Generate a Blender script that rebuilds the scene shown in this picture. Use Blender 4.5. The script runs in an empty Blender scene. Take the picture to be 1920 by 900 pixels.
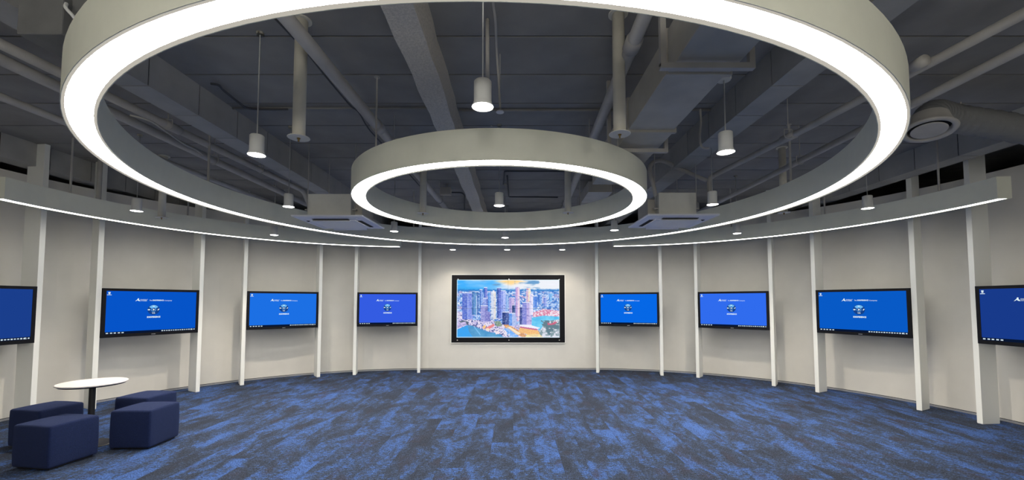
import bpy, bmesh, math, random
import numpy as np
from mathutils import Vector, Matrix
random.seed(7)
rng = np.random.default_rng(11)
S = bpy.context.scene
COL = S.collection
PI = math.pi

# ------------------------------------------------------------------ camera
F_PX, PITCH, CX, CY, EYE = 786.3, 0.0498, 962.4, 526.05, 1.65
cam_d = bpy.data.cameras.new('camera'); cam = bpy.data.objects.new('camera', cam_d); COL.objects.link(cam)
cam.location = (0, 0, EYE)
cam.rotation_euler = (PI/2 + PITCH, 0, 0)
cam_d.sensor_width = 36.0
cam_d.lens = 36.0*F_PX/1920.0
cam_d.shift_x = (960.0-CX)/1920.0
cam_d.shift_y = (CY-450.0)/1920.0
cam_d.clip_start = 0.05
S.camera = cam

# ------------------------------------------------------------------ world, view
w = bpy.data.worlds.new('world'); S.world = w; w.use_nodes = True
w.node_tree.nodes['Background'].inputs[0].default_value = (0.5, 0.55, 0.6, 1)
w.node_tree.nodes['Background'].inputs[1].default_value = 0.0
S.view_settings.view_transform = 'Standard'
S.view_settings.look = 'None'
S.view_settings.exposure = 0.0
S.view_settings.gamma = 1.0
S.view_settings.use_curve_mapping = False
RING_E = 27.0       # radiance of the ring diffusers
ARC_E = 13.0
PEND_W = 74.0      # watts of every pendant's lamp
PEND_E = 22.0
FILL_GLOBE_E = 52.0

# ------------------------------------------------------------------ helpers
def ray(px, py):
    u = (px-CX)/F_PX; v = -(py-CY)/F_PX
    return Vector((u, math.cos(PITCH)-v*math.sin(PITCH), math.sin(PITCH)+v*math.cos(PITCH)))
def at(px, py, z):
    d = ray(px, py); k = (z-EYE)/d.z
    return Vector((d.x*k, d.y*k, z))
def atY(px, py, Y):
    d = ray(px, py); k = Y/d.y
    return Vector((d.x*k, Y, EYE+d.z*k))

def mesh_obj(name, bm, mats, parent=None, smooth=False, loc=None):
    me = bpy.data.meshes.new(name)
    bmesh.ops.recalc_face_normals(bm, faces=bm.faces[:])
    bm.to_mesh(me); bm.free()
    if not isinstance(mats, (list, tuple)): mats = [mats]
    for m in mats: me.materials.append(m)
    if smooth:
        for p in me.polygons: p.use_smooth = True
    o = bpy.data.objects.new(name, me); COL.objects.link(o)
    if parent is not None: o.parent = parent
    if loc is not None: o.location = loc
    return o
def empty(name, loc=(0, 0, 0), rz=0.0):
    o = bpy.data.objects.new(name, None); COL.objects.link(o)
    o.location = loc; o.rotation_euler = (0, 0, rz); o.empty_display_size = 0.1
    return o
def tag(o, label=None, cat=None, group=None, kind=None):
    if label: o['label'] = label
    if cat: o['category'] = cat
    if group: o['group'] = group
    if kind: o['kind'] = kind
    return o
def copy_tree(o, parent=None):
    c = o.copy(); COL.objects.link(c); c.parent = parent
    for ch in [x for x in bpy.data.objects if x.parent == o]:
        copy_tree(ch, c)
    return c

def box(bm, x0, x1, y0, y1, z0, z1, mi=0, bev=0.0):
    vs = [bm.verts.new((x, y, z)) for z in (z0, z1) for y in (y0, y1) for x in (x0, x1)]
    fs = []
    for q in ((0, 2, 3, 1), (4, 5, 7, 6), (0, 1, 5, 4), (2, 6, 7, 3), (0, 4, 6, 2), (1, 3, 7, 5)):
        f = bm.faces.new([vs[i] for i in q]); f.material_index = mi; fs.append(f)
    if bev > 0:
        es = list({e for f in fs for e in f.edges})
        r = bmesh.ops.bevel(bm, geom=es, offset=bev, segments=2, affect='EDGES', profile=0.5)
        for f in r['faces']: f.material_index = mi
    return vs
def new_bm(): return bmesh.new()
def bx(name, dims, m, parent=None, bev=0.0):
    bm = new_bm(); box(bm, *dims, bev=bev); return mesh_obj(name, bm, m, parent)

def lathe(bm, prof, cx=0, cy=0, n=40, mi=0, close=False):
    """prof: list of (r, z)"""
    rings = []
    for r, z in prof:
        if r < 1e-6: rings.append([bm.verts.new((cx, cy, z))])
        else: rings.append([bm.verts.new((cx+r*math.cos(2*PI*i/n), cy+r*math.sin(2*PI*i/n), z)) for i in range(n)])
    pairs = list(zip(rings, rings[1:]))
    if close: pairs.append((rings[-1], rings[0]))
    for a, b in pairs:
        for i in range(n):
            j = (i+1) % n
            if len(a) == 1 and len(b) == 1: continue
            if len(a) == 1: f = bm.faces.new((a[0], b[j], b[i]))
            elif len(b) == 1: f = bm.faces.new((a[i], a[j], b[0]))
            else: f = bm.faces.new((a[i], a[j], b[j], b[i]))
            f.material_index = mi
def arc_sweep(bm, prof, cx, cy, a0, a1, n, mi=0, caps=True, full=False):
    """closed profile (r,z) swept about a vertical axis from a0 to a1 (radians)"""
    rings = []
    cnt = n if full else n+1
    for i in range(cnt):
        a = a0+(a1-a0)*i/n
        rings.append([bm.verts.new((cx+r*math.cos(a), cy+r*math.sin(a), z)) for r, z in prof])
    m = len(prof)
    for i in range(n):
        A = rings[i]; B = rings[(i+1) % cnt]
        for k in range(m):
            l = (k+1) % m
            f = bm.faces.new((A[k], A[l], B[l], B[k])); f.material_index = mi
    if caps and not full:
        f = bm.faces.new(rings[0]); f.material_index = mi
        f = bm.faces.new(rings[-1][::-1]); f.material_index = mi
def tube(bm, pts, r, n=12, mi=0, caps=True):
    pts = [Vector(p) for p in pts]
    rings = []
    up = Vector((0, 0, 1)); prev = None
    for i, p in enumerate(pts):
        if i == 0: t = pts[1]-pts[0]
        elif i == len(pts)-1: t = pts[-1]-pts[-2]
        else: t = (pts[i+1]-pts[i]).normalized()+(pts[i]-pts[i-1]).normalized()
        if t.length < 1e-9: t = Vector((0, 0, 1))
        t.normalize()
        if prev is None:
            a = up if abs(t.z) < 0.9 else Vector((1, 0, 0))
            u = t.cross(a).normalized()
        else:
            u = (prev-t*prev.dot(t)).normalized()
        v = t.cross(u); prev = u
        rr = r[i] if isinstance(r, (list, tuple)) else r
        rings.append([bm.verts.new(p+(u*math.cos(2*PI*k/n)+v*math.sin(2*PI*k/n))*rr) for k in range(n)])
    for A, B in zip(rings, rings[1:]):
        for k in range(n):
            l = (k+1) % n
            f = bm.faces.new((A[k], A[l], B[l], B[k])); f.material_index = mi
    if caps:
        bm.faces.new(rings[0]).material_index = mi; bm.faces.new(rings[-1][::-1]).material_index = mi
def smooth_path(pts, k=6):
    pts = [Vector(p) for p in pts]; P = [pts[0]]+pts+[pts[-1]]; out = []
    for i in range(1, len(P)-2):
        for j in range(k):
            t = j/k; a, b, c, d = P[i-1], P[i], P[i+1], P[i+2]
            out.append(0.5*((2*b)+(c-a)*t+(2*a-5*b+4*c-d)*t*t+(3*b-a-3*c+d)*t**3))
    out.append(pts[-1]); return out
def rounded(pts, rad, k=5):
    """polyline with rounded corners"""
    pts = [Vector(p) for p in pts]; out = [pts[0]]
    for a, b, c in zip(pts, pts[1:], pts[2:]):
        r1 = min(rad, (a-b).length*0.45, (c-b).length*0.45)
        p = b+(a-b).normalized()*r1; q = b+(c-b).normalized()*r1
        for i in range(k+1):
            t = i/k; out.append(p*(1-t)**2+b*2*t*(1-t)+q*t*t)
    out.append(pts[-1]); return out

# ------------------------------------------------------------------ materials
def mat(name, col, rough=0.6, metal=0.0, spec=0.5, var=0.0, vscale=8.0, bump=0.0, bscale=60.0):
    m = bpy.data.materials.new(name); m.use_nodes = True
    nt = m.node_tree; b = nt.nodes['Principled BSDF']
    b.inputs['Base Color'].default_value = (*col, 1); b.inputs['Roughness'].default_value = rough
    b.inputs['Metallic'].default_value = metal
    b.inputs['Specular IOR Level'].default_value = spec
    tc = nt.nodes.new('ShaderNodeTexCoord')
    if var > 0:
        n = nt.nodes.new('ShaderNodeTexNoise'); n.inputs['Scale'].default_value = vscale; n.inputs['Detail'].default_value = 5
        nt.links.new(tc.outputs['Object'], n.inputs['Vector'])
        r = nt.nodes.new('ShaderNodeValToRGB')
        r.color_ramp.elements[0].position = 0.3; r.color_ramp.elements[1].position = 0.7
        r.color_ramp.elements[0].color = (*[c*(1-var) for c in col], 1)
        r.color_ramp.elements[1].color = (*[min(1, c*(1+var)) for c in col], 1)
        nt.links.new(n.outputs['Fac'], r.inputs['Fac']); nt.links.new(r.outputs['Color'], b.inputs['Base Color'])
    if bump > 0:
        n2 = nt.nodes.new('ShaderNodeTexNoise'); n2.inputs['Scale'].default_value = bscale; n2.inputs['Detail'].default_value = 3
        nt.links.new(tc.outputs['Object'], n2.inputs['Vector'])
        bp = nt.nodes.new('ShaderNodeBump'); bp.inputs['Strength'].default_value = bump; bp.inputs['Distance'].default_value = 0.01
        nt.links.new(n2.outputs['Fac'], bp.inputs['Height']); nt.links.new(bp.outputs['Normal'], b.inputs['Normal'])
    return m
def emit(name, col, e):
    m = bpy.data.materials.new(name); m.use_nodes = True; nt = m.node_tree
    nt.nodes.remove(nt.nodes['Principled BSDF'])
    em = nt.nodes.new('ShaderNodeEmission'); em.inputs[0].default_value = (*col, 1); em.inputs[1].default_value = e
    nt.links.new(em.outputs[0], nt.nodes['Material Output'].inputs['Surface'])
    return m
def srgb(r, g, b):
    f = lambda c: (c/255/12.92) if c/255 <= 0.04045 else ((c/255+0.055)/1.055)**2.4
    return (f(r), f(g), f(b))

M_WALL = mat('wall_paint', (0.74, 0.71, 0.64), 0.75, var=0.03, vscale=3, bump=0.05, bscale=220)
M_FIN = mat('fin_lacquer', (0.88, 0.88, 0.82), 0.5)
M_RING = mat('ring_shell_paint', (0.82, 0.82, 0.68), 0.5, var=0.02)
M_CEIL = mat('ceiling_board_paint', (0.285, 0.275, 0.255), 0.85, var=0.12, vscale=2.5, bump=0.1, bscale=120)
M_GAP = mat('dark_joint_backing', (0.008, 0.008, 0.009), 0.9)  # near-black backing behind the open joints
M_BEAM = mat('beam_board_paint', (0.40, 0.395, 0.37), 0.85, var=0.12, vscale=3, bump=0.1, bscale=90)
M_PLASTER = mat('rough_sprayed_plaster', (0.62, 0.57, 0.48), 0.95, var=0.14, vscale=60, bump=0.7, bscale=70)
M_PIPE = mat('pipe_grey_paint', (0.46, 0.44, 0.40), 0.5, var=0.1, vscale=5)
M_DUCT = mat('duct_grey_paint', (0.52, 0.49, 0.42), 0.6, var=0.1, vscale=4)
M_POLE = mat('pole_cream_paint', (0.66, 0.63, 0.53), 0.6, var=0.06)
M_CABLE = mat('cable_dark_sheath', (0.07, 0.07, 0.072), 0.6)
M_WIRE = mat('pendant_cord_white', (0.85, 0.85, 0.80), 0.5)
M_PEND = mat('pendant_shell_white', (0.72, 0.72, 0.68), 0.45)
M_VOID = mat('unlit_void_dark', (0.05, 0.05, 0.05), 0.95)  # outer shell: darkness of the void above the walls put into the colour
M_WHITE = mat('white_plastic', (0.72, 0.72, 0.74), 0.4)
M_SLOT = mat('black_slot', (0.006, 0.006, 0.007), 0.7)
M_UNIT = mat('unit_casing_paint', (0.66, 0.65, 0.58), 0.6, var=0.04)
M_BEZEL = mat('glossy_black_bezel', (0.004, 0.004, 0.006), 0.45, spec=0.2)
M_BLACK = mat('black_metal', (0.012, 0.012, 0.014), 0.45)
M_ALU = mat('aluminium_strip', (0.55, 0.55, 0.56), 0.35, metal=0.6)
M_TOP = mat('table_laminate', (0.74, 0.69, 0.66), 0.5, var=0.03, vscale=20)
M_LIGHT = emit('ring_diffuser_light', (1.0, 0.985, 0.95), RING_E)
M_FLANGE = emit('diffuser_flange_glow', (1.0, 0.94, 0.82), 0.50)
M_ARCL = emit('arc_diffuser_light', (1.0, 0.97, 0.90), ARC_E)
M_PLIGHT = emit('pendant_lens_light', (1.0, 0.95, 0.86), PEND_E)

def fabric():
    m = mat('navy_wool_upholstery', (0.010, 0.018, 0.064), 0.95, spec=0.2, var=0.35, vscale=170, bump=0.5, bscale=350)
    b = m.node_tree.nodes['Principled BSDF']
    b.inputs['Sheen Weight'].default_value = 0.12; b.inputs['Sheen Tint'].default_value = (0.35, 0.45, 0.8, 1)
    return m
M_FAB = fabric()

def carpet():
    m = bpy.data.materials.new('blue_mottled_carpet'); m.use_nodes = True; nt = m.node_tree; L = nt.links
    b = nt.nodes['Principled BSDF']; b.inputs['Roughness'].default_value = 0.97; b.inputs['Specular IOR Level'].default_value = 0.15
    tc = nt.nodes.new('ShaderNodeTexCoord'); oi = nt.nodes.new('ShaderNodeObjectInfo')
    def N(typ, **k):
        n = nt.nodes.new(typ)
        for a, v in k.items(): setattr(n, a, v)
        return n
    def math_(op, a, bb, c=None):
        n = N('ShaderNodeMath', operation=op)
        for i, v in enumerate((a, bb, c)):
            if v is None: continue
            if isinstance(v, (int, float)): n.inputs[i].default_value = v
            else: L.new(v, n.inputs[i])
        return n.outputs[0]
    wv = math_('MULTIPLY', oi.outputs['Random'], 0.55)
    mp = N('ShaderNodeMapping'); mp.inputs['Scale'].default_value = (1.25, 0.62, 1); L.new(tc.outputs['Object'], mp.inputs['Vector'])
    n1 = N('ShaderNodeTexNoise', noise_dimensions='4D'); n1.inputs['Scale'].default_value = 2.9; n1.inputs['Detail'].default_value = 9
    n1.inputs['Roughness'].default_value = 0.70; n1.inputs['Distortion'].default_value = 0.5
    L.new(mp.outputs[0], n1.inputs['Vector']); L.new(wv, n1.inputs['W'])
    n2 = N('ShaderNodeTexNoise'); n2.inputs['Scale'].default_value = 26; n2.inputs['Detail'].default_value = 5; n2.inputs['Roughness'].default_value = 0.7
    mp2 = N('ShaderNodeMapping'); mp2.inputs['Scale'].default_value = (0.7, 1.6, 1); L.new(tc.outputs['Object'], mp2.inputs['Vector'])
    L.new(mp2.outputs[0], n2.inputs['Vector'])
    n3 = N('ShaderNodeTexNoise', noise_dimensions='4D'); n3.inputs['Scale'].default_value = 3.4; n3.inputs['Detail'].default_value = 6
    L.new(mp.outputs[0], n3.inputs['Vector']); L.new(math_('MULTIPLY', oi.outputs['Random'], 3.1), n3.inputs['W'])
    a = math_('MULTIPLY_ADD', n2.outputs['Fac'], 0.62, n1.outputs['Fac'])
    rr = math_('SUBTRACT', oi.outputs['Random'], 0.5)
    a2 = math_('MULTIPLY_ADD', rr, 0.09, a)
    r = N('ShaderNodeValToRGB'); cr = r.color_ramp
    cr.elements[0].position = 0.70; cr.elements[0].color = (*C_DARK, 1)
    cr.elements[1].position = 0.93; cr.elements[1].color = (*C_BLUE, 1)
    e = cr.elements.new(0.825); e.color = (*C_MID, 1)
    e = cr.elements.new(0.865); e.color = (*C_BLUE0, 1)
    L.new(a2, r.inputs['Fac'])
    # warm brownish planks
    r2 = N('ShaderNodeValToRGB'); r2.color_ramp.elements[0].position = 0.56; r2.color_ramp.elements[1].position = 0.68
    r2.color_ramp.elements[0].color = (0, 0, 0, 1); r2.color_ramp.elements[1].color = (1, 1, 1, 1)
    L.new(n3.outputs['Fac'], r2.inputs['Fac'])
    mx = N('ShaderNodeMix', data_type='RGBA'); L.new(math_('MULTIPLY', r2.outputs['Color'], 0.7), mx.inputs['Factor'])
    L.new(r.outputs['Color'], mx.inputs['A']); mx.inputs['B'].default_value = (*C_WARM, 1)
    # fine loop speckle
    n4 = N('ShaderNodeTexNoise'); n4.inputs['Scale'].default_value = 75; n4.inputs['Detail'].default_value = 3
    L.new(tc.outputs['Object'], n4.inputs['Vector'])
    sp = math_('MULTIPLY_ADD', n4.outputs['Fac'], 3.4, -0.7)
    mx2 = N('ShaderNodeMix', data_type='RGBA', blend_type='MULTIPLY'); mx2.inputs['Factor'].default_value = 1.0
    cmb = N('ShaderNodeCombineColor'); [L.new(sp, cmb.inputs[i]) for i in range(3)]
    L.new(mx.outputs['Result'], mx2.inputs['A']); L.new(cmb.outputs[0], mx2.inputs['B'])
    L.new(mx2.outputs['Result'], b.inputs['Base Color'])
    bp = N('ShaderNodeBump'); bp.inputs['Strength'].default_value = 0.6; bp.inputs['Distance'].default_value = 0.006
    L.new(n4.outputs['Fac'], bp.inputs['Height']); L.new(bp.outputs['Normal'], b.inputs['Normal'])
    return m
C_DARK = (0.026, 0.032, 0.048); C_MID = (0.036, 0.052, 0.092); C_BLUE0 = (0.038, 0.074, 0.185); C_BLUE = (0.048, 0.100, 0.27); C_WARM = (0.036, 0.033, 0.045)
M_CARPET = carpet()

# ------------------------------------------------------------------ room outline
LCX, LCY, LR = -2.10, 5.23, 4.99        # left curved wall
RCX, RCY, RR = 1.80, 5.23, 5.02         # right curved wall
YB = 10.24                               # flat back wall
Y_REAR = -3.0
WALL_H = 3.48; CEIL = 3.87
XL, XR = LCX-LR, RCX+RR
TH_L = math.acos(0.0)                    # arcs reach tangent at the top
def arc_pts(cx, cy, r, a0, a1, n):
    return [(cx+r*math.cos(a0+(a1-a0)*i/n), cy+r*math.sin(a0+(a1-a0)*i/n)) for i in range(n+1)]
left_pts = [(XL, Y_REAR)]+arc_pts(LCX, LCY, LR, PI, PI/2+0.02, 40)+[(LCX+0.05, YB)]
right_pts = [(RCX-0.05, YB)]+arc_pts(RCX, RCY, RR, PI/2-0.02, 0, 40)+[(XR, Y_REAR)]
def wall_strip(name, pts, t, z0, z1, m, sgn=1):
    bm = new_bm(); n = len(pts); inn = []; out = []
    for i, p in enumerate(pts):
        a = pts[max(0, i-1)]; b = pts[min(n-1, i+1)]
        d = Vector((b[0]-a[0], b[1]-a[1])).normalized(); nn = Vector((-d.y, d.x))*sgn
        q = (p[0]+nn.x*t, p[1]+nn.y*t)
        inn.append([bm.verts.new((p[0], p[1], z)) for z in (z0, z1)]); out.append([bm.verts.new((q[0], q[1], z)) for z in (z0, z1)])
    for i in range(n-1):
        for A in (inn, out): bm.faces.new((A[i][0], A[i+1][0], A[i+1][1], A[i][1]))
        for k in (0, 1): bm.faces.new((inn[i][k], inn[i+1][k], out[i+1][k], out[i][k]))
    for i in (0, n-1): bm.faces.new((inn[i][0], inn[i][1], out[i][1], out[i][0]))
    return mesh_obj(name, bm, m, smooth=False)
tag(wall_strip('wall_left', left_pts, 0.12, 0, WALL_H, M_WALL), kind='structure')
tag(wall_strip('wall_back', [(LCX+0.05, YB), (RCX-0.05, YB)], 0.12, 0, WALL_H, M_WALL), kind='structure')
tag(wall_strip('wall_right', right_pts, 0.12, 0, WALL_H, M_WALL), kind='structure')
tag(bx('wall_rear', (XL-0.12, XR+0.12, Y_REAR-0.12, Y_REAR, 0, CEIL), M_WALL), kind='structure')
for nm, dims in (('wall_outer_left', (XL-1.6, XL-1.5, Y_REAR-0.12, 12, 0, CEIL)), ('wall_outer_right', (XR+1.5, XR+1.6, Y_REAR-0.12, 12, 0, CEIL)),
                 ('wall_outer_back', (XL-1.5, XR+1.5, 11.9, 12.0, 0, CEIL)), ('wall_outer_rear', (XL-1.5, XL-0.12, Y_REAR-0.12, Y_REAR, 0, CEIL)),
                 ('wall_outer_front', (XR+0.12, XR+1.5, Y_REAR-0.12, Y_REAR, 0, CEIL))):
    tag(bx(nm, dims, M_VOID), kind='structure')
# skirting: slim aluminium strip with a dark line
for nm, pts in (('baseboard_left', left_pts), ('baseboard_back', [(LCX+0.05, YB), (RCX-0.05, YB)]), ('baseboard_right', right_pts)):
    b = wall_strip(nm, pts, -0.012, 0.001, 0.028, M_ALU); tag(b, kind='structure')
    s = wall_strip('dark_line', pts, -0.004, 0.028, 0.036, M_SLOT); s.parent = b

# ------------------------------------------------------------------ floor of carpet planks
fl = bx('floor', (XL-1.5, XR+1.5, Y_REAR-0.12, 12, -0.1, -0.006), M_GAP); tag(fl, kind='structure')
room_poly = [(XL, Y_REAR)]+arc_pts(LCX, LCY, LR, PI, PI/2, 24)+arc_pts(RCX, RCY, RR, PI/2, 0, 24)+[(XR, Y_REAR)]
room_poly = room_poly[::-1]               # counter-clockwise
def clip(poly, cl):
    out = poly
    for i in range(len(cl)):
        a = cl[i]; b = cl[(i+1) % len(cl)]
        ex, ey = b[0]-a[0], b[1]-a[1]
        if abs(ex)+abs(ey) < 1e-9: continue
        ins = lambda p: ex*(p[1]-a[1])-ey*(p[0]-a[0])
        res = []
        for k in range(len(out)):
            p, q = out[k], out[(k+1) % len(out)]
            dp, dq = ins(p), ins(q)
            if dp >= -1e-9: res.append(p)
            if (dp > 0) != (dq > 0) and abs(dp-dq) > 1e-12:
                t = dp/(dp-dq)
                if 0 < t < 1: res.append((p[0]+t*(q[0]-p[0]), p[1]+t*(q[1]-p[1])))
        out = res
        if len(out) < 3: return []
    return out
area2 = sum(room_poly[i][0]*room_poly[(i+1) % len(room_poly)][1]-room_poly[(i+1) % len(room_poly)][0]*room_poly[i][1] for i in range(len(room_poly)))
if area2 < 0: room_poly = room_poly[::-1]
PW, PL = 0.25, 1.0
planks = []; rest = new_bm()
ncol = int((XR-XL)/PW)+2
for i in range(ncol):
    x0 = -7.25+i*PW
    off = (0.0, 0.5, 0.25, 0.75)[i % 4]
    for j in range(-4, 12):
        y0 = j*PL+off
        poly = clip([(x0+.0008, y0+.0008), (x0+PW-.0008, y0+.0008), (x0+PW-.0008, y0+PL-.0008), (x0+.0008, y0+PL-.0008)], room_poly)
        if len(poly) < 3: continue
        cxp = sum(p[0] for p in poly)/len(poly); cyp = sum(p[1] for p in poly)/len(poly)
        ymax = max(p[1] for p in poly)
        vis = ymax > 3.75 and abs(cxp)-0.2 < ymax*1.24
        planks.append((cyp if vis else 99, poly, vis))
planks.sort(key=lambda t: t[0])
cnt = 0
for d, poly, vis in planks:
    tgt = new_bm() if (vis and cnt < 300) else rest
    top = [tgt.verts.new((p[0], p[1], 0.0)) for p in poly]; bot = [tgt.verts.new((p[0], p[1], -0.006)) for p in poly]
    try: tgt.faces.new(top)
    except ValueError: pass
    for k in range(len(poly)):
        l = (k+1) % len(poly); tgt.faces.new((top[k], bot[k], bot[l], top[l]))
    if tgt is not rest:
        mesh_obj('carpet_plank', tgt, M_CARPET, fl); cnt += 1
ro = mesh_obj('carpet_plank_field', rest, M_CARPET, fl); tag(ro, kind='stuff')

# ------------------------------------------------------------------ ceiling: boards with open joints, beams
ce = bx('ceiling', (XL-1.6, XR+1.6, Y_REAR-0.12, 12, CEIL+0.015, CEIL+0.1), M_GAP); tag(ce, kind='structure')
BW = 0.595; yb = 3.41-11*BW
beams_x = [(-6.98, -6.72), (-3.48, -3.22), (-0.86, -0.64), (2.28, 2.56), (5.82, 6.10)]
xs_edges = [XL-1.5]+[(a+b)/2 for a, b in beams_x]+[XR+1.5]
bm_cache = {}
for a, b in zip(xs_edges, xs_edges[1:]):
    for r in range(26):
        y0 = yb+r*BW
        if y0 < Y_REAR-0.1 or y0 > 11.8: continue
        y1 = min(y0+BW, 12)
        key = (round(a, 3), round(y1-y0, 3))
        if key not in bm_cache:
            o = bx('ceiling_board', (a+0.006, b-0.006, 0.010, y1-y0-0.010, 0, 0.012), M_CEIL, ce); o.location = (0, y0, CEIL)
            bm_cache[key] = o
        else:
            o = bm_cache[key].copy(); COL.objects.link(o); o.location = (0, y0, CEIL)
for k, (a, b) in enumerate(beams_x):
    if k == 2:
        bm = new_bm(); n = 60
        prof = []
        for i in range(n+1):
            y = Y_REAR+(11.9-Y_REAR)*i/n
            j = lambda s: (random.random()-0.5)*s
            prof.append([bm.verts.new(v) for v in ((a+j(.02), y, CEIL), (a+j(.02), y, 3.56+j(.012)), ((a+b)/2+j(.02), y, 3.55+j(.01)), (b+j(.02), y, 3.56+j(.012)), (b+j(.02), y, CEIL))])
        for A, B in zip(prof, prof[1:]):
            for q in range(4): bm.faces.new((A[q], A[q+1], B[q+1], B[q]))
        mesh_obj('beam', bm, M_PLASTER, ce)
    else:
        bm = new_bm(); box(bm, a+0.006, b-0.006, Y_REAR, 11.9, 3.561, CEIL-0.001); be = mesh_obj('beam', bm, M_GAP, ce)
        proto = None
        for r in range(26):
            y0 = yb+r*BW+0.2
            if y0 < Y_REAR or y0+BW > 11.9: continue
            if proto is None:
                bm = new_bm(); box(bm, a, b, 0.006, BW-0.006, 3.55, CEIL); o = proto = mesh_obj('beam_casing_board', bm, M_BEAM, be)
            else:
                o = proto.copy(); COL.objects.link(o)
            o.location = (0, y0, 0)

# ------------------------------------------------------------------ ring lights
RZ, RH = 2.84, 0.275
def ring_light(name, cx, cy, ro, ri, lip, label, rods):
    t = empty(name, (cx, cy, RZ))
    n = 160
    bm = new_bm()
    c = 0.004
    prof = [(ro, RZ), (ro-.004, RZ), (ro-.004, RZ+0.02), (ri+.004, RZ+0.02), (ri+.004, RZ), (ri, RZ), (ri, RZ+RH), (ro, RZ+RH)]
    arc_sweep(bm, [(r, z-RZ) for r, z in prof], 0, 0, 0, 2*PI, n, full=True)
    o = mesh_obj('housing', bm, M_RING, t, smooth=True)
    for p in o.data.polygons: p.use_smooth = False
    bm = new_bm()
    arc_sweep(bm, [(ro-lip-0.0005, 0.010), (ro-lip-0.0005, 0.018), (ri+lip+0.0005, 0.018), (ri+lip+0.0005, 0.010)], 0, 0, 0, 2*PI, n, full=True)
    mesh_obj('diffuser', bm, M_LIGHT, t)
    for r0, r1 in ((ro-lip-.0005, ro-.0045), (ri+.0045, ri+lip+.0005)):
        bm = new_bm(); arc_sweep(bm, [(r0, 0.001), (r0, 0.019), (r1, 0.019), (r1, 0.001)], 0, 0, 0, 2*PI, n, full=True)
        tag(mesh_obj('diffuser_flange', bm, M_FLANGE, t), 'dimly glowing cream edge flange')
    rm = (ro+ri)/2
    for a, r in rods:
        bm = new_bm(); x, y = rm*math.cos(a), rm*math.sin(a)
        tube(bm, [(x, y, RH), (x, y, CEIL-RZ)], r, 8)
        lathe(bm, [(0, CEIL-RZ-0.004), (0.03, CEIL-RZ-0.004), (0.03, CEIL-RZ), (0, CEIL-RZ)], x, y, 16)
        lathe(bm, [(r+.012, RH), (r+.012, RH+.02), (r, RH+.03)], x, y, 12)
        mesh_obj('suspension_rod', bm, M_PIPE, t, smooth=False)
    return tag(t, label, 'ceiling light', None)
ring_light('ring_light', -0.172, 5.163, 3.716, 3.552, 0.018, 'huge circular pendant light ring with a wide glowing white underside, outermost of the two rings',
           [(math.radians(a), 0.014) for a in (0, 60, 90, 120, 180, 240, 300)])
ring_light('ring_light', -0.160, 5.240, 1.764, 1.600, 0.008, 'smaller circular pendant light ring hanging inside the huge ring over the room centre',
           [(math.radians(a), 0.009) for a in (45, 135, 225, 315)])
def arc_light(cx, cy, rout, a0, a1, label):
    t = empty('arc_light', (cx, cy, RZ)); ri = rout-0.155; lip = 0.03
    bm = new_bm()
    prof = [(rout, 0), (rout-lip, 0), (rout-lip, 0.012), (ri+lip, 0.012), (ri+lip, 0), (ri, 0), (ri, RH-0.02), (rout, RH-0.02)]
    arc_sweep(bm, prof, 0, 0, a0, a1, 60); mesh_obj('housing', bm, M_RING, t)
    bm = new_bm(); e = 0.02/rout
    arc_sweep(bm, [(rout-lip, 0.003), (rout-lip, 0.011), (ri+lip, 0.011), (ri+lip, 0.003)], 0, 0, a0+e, a1-e, 60)
    mesh_obj('diffuser', bm, M_ARCL, t)
    for a in (a0, a1):
        s = 1 if a == a0 else -1
        bm = new_bm(); arc_sweep(bm, [(rout-lip, 0.0), (rout-lip, 0.011), (ri+lip, 0.011), (ri+lip, 0.0)], 0, 0, min(a, a+s*e), max(a, a+s*e), 1)
        mesh_obj('end_cap', bm, M_RING, t)
    for k in range(4):
        a = a0+(a1-a0)*(0.12+0.25*k); x, y = (rout-.07)*math.cos(a), (rout-.07)*math.sin(a)
        bm = new_bm(); tube(bm, [(x, y, RH-0.02), (x, y, CEIL-RZ)], 0.012, 8); mesh_obj('suspension_rod', bm, M_PIPE, t)
    return tag(t, label, 'ceiling light')
arc_light(-2.10, 5.22, 3.97, math.radians(95.3), math.radians(186.3), 'curved linear light bar with a slim bright strip following the left wall')
arc_light(1.74, 5.08, 4.02, math.radians(-4.3), math.radians(84.0), 'curved linear light bar with a slim bright strip following the right wall')

# ------------------------------------------------------------------ pendants
def make_pendant():
    t = empty('pendant_light')
    bm = new_bm()
    lathe(bm, [(0.0, 0.165), (0.047, 0.165), (0.054, 0.158), (0.054, 0.04), (0.057, 0.024), (0.068, 0.0), (0.066, 0.0), (0.055, 0.022), (0.049, 0.03)], n=40)
    mesh_obj('shade', bm, M_PEND, t, smooth=True)
    bm = new_bm(); lathe(bm, [(0.0, -0.004), (0.03, -0.003), (0.052, 0.0), (0.0655, 0.003)], n=40); mesh_obj('lens', bm, M_PLIGHT, t)  # lens widened and bowed below the rim to mimic its glow
    l = bpy.data.lights.new('lamp', 'SPOT'); l.energy = PEND_W; l.color = (1.0, 0.90, 0.77); l.spot_size = math.radians(122); l.spot_blend = 0.75; l.shadow_soft_size = 0.04
    lo = bpy.data.objects.new('lamp', l); COL.objects.link(lo); lo.parent = t; lo.location = (0, 0, -0.012)
    return t
pend = make_pendant()
PZ = 2.84
def px2(px, py): return at(px, py, PZ)
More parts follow.
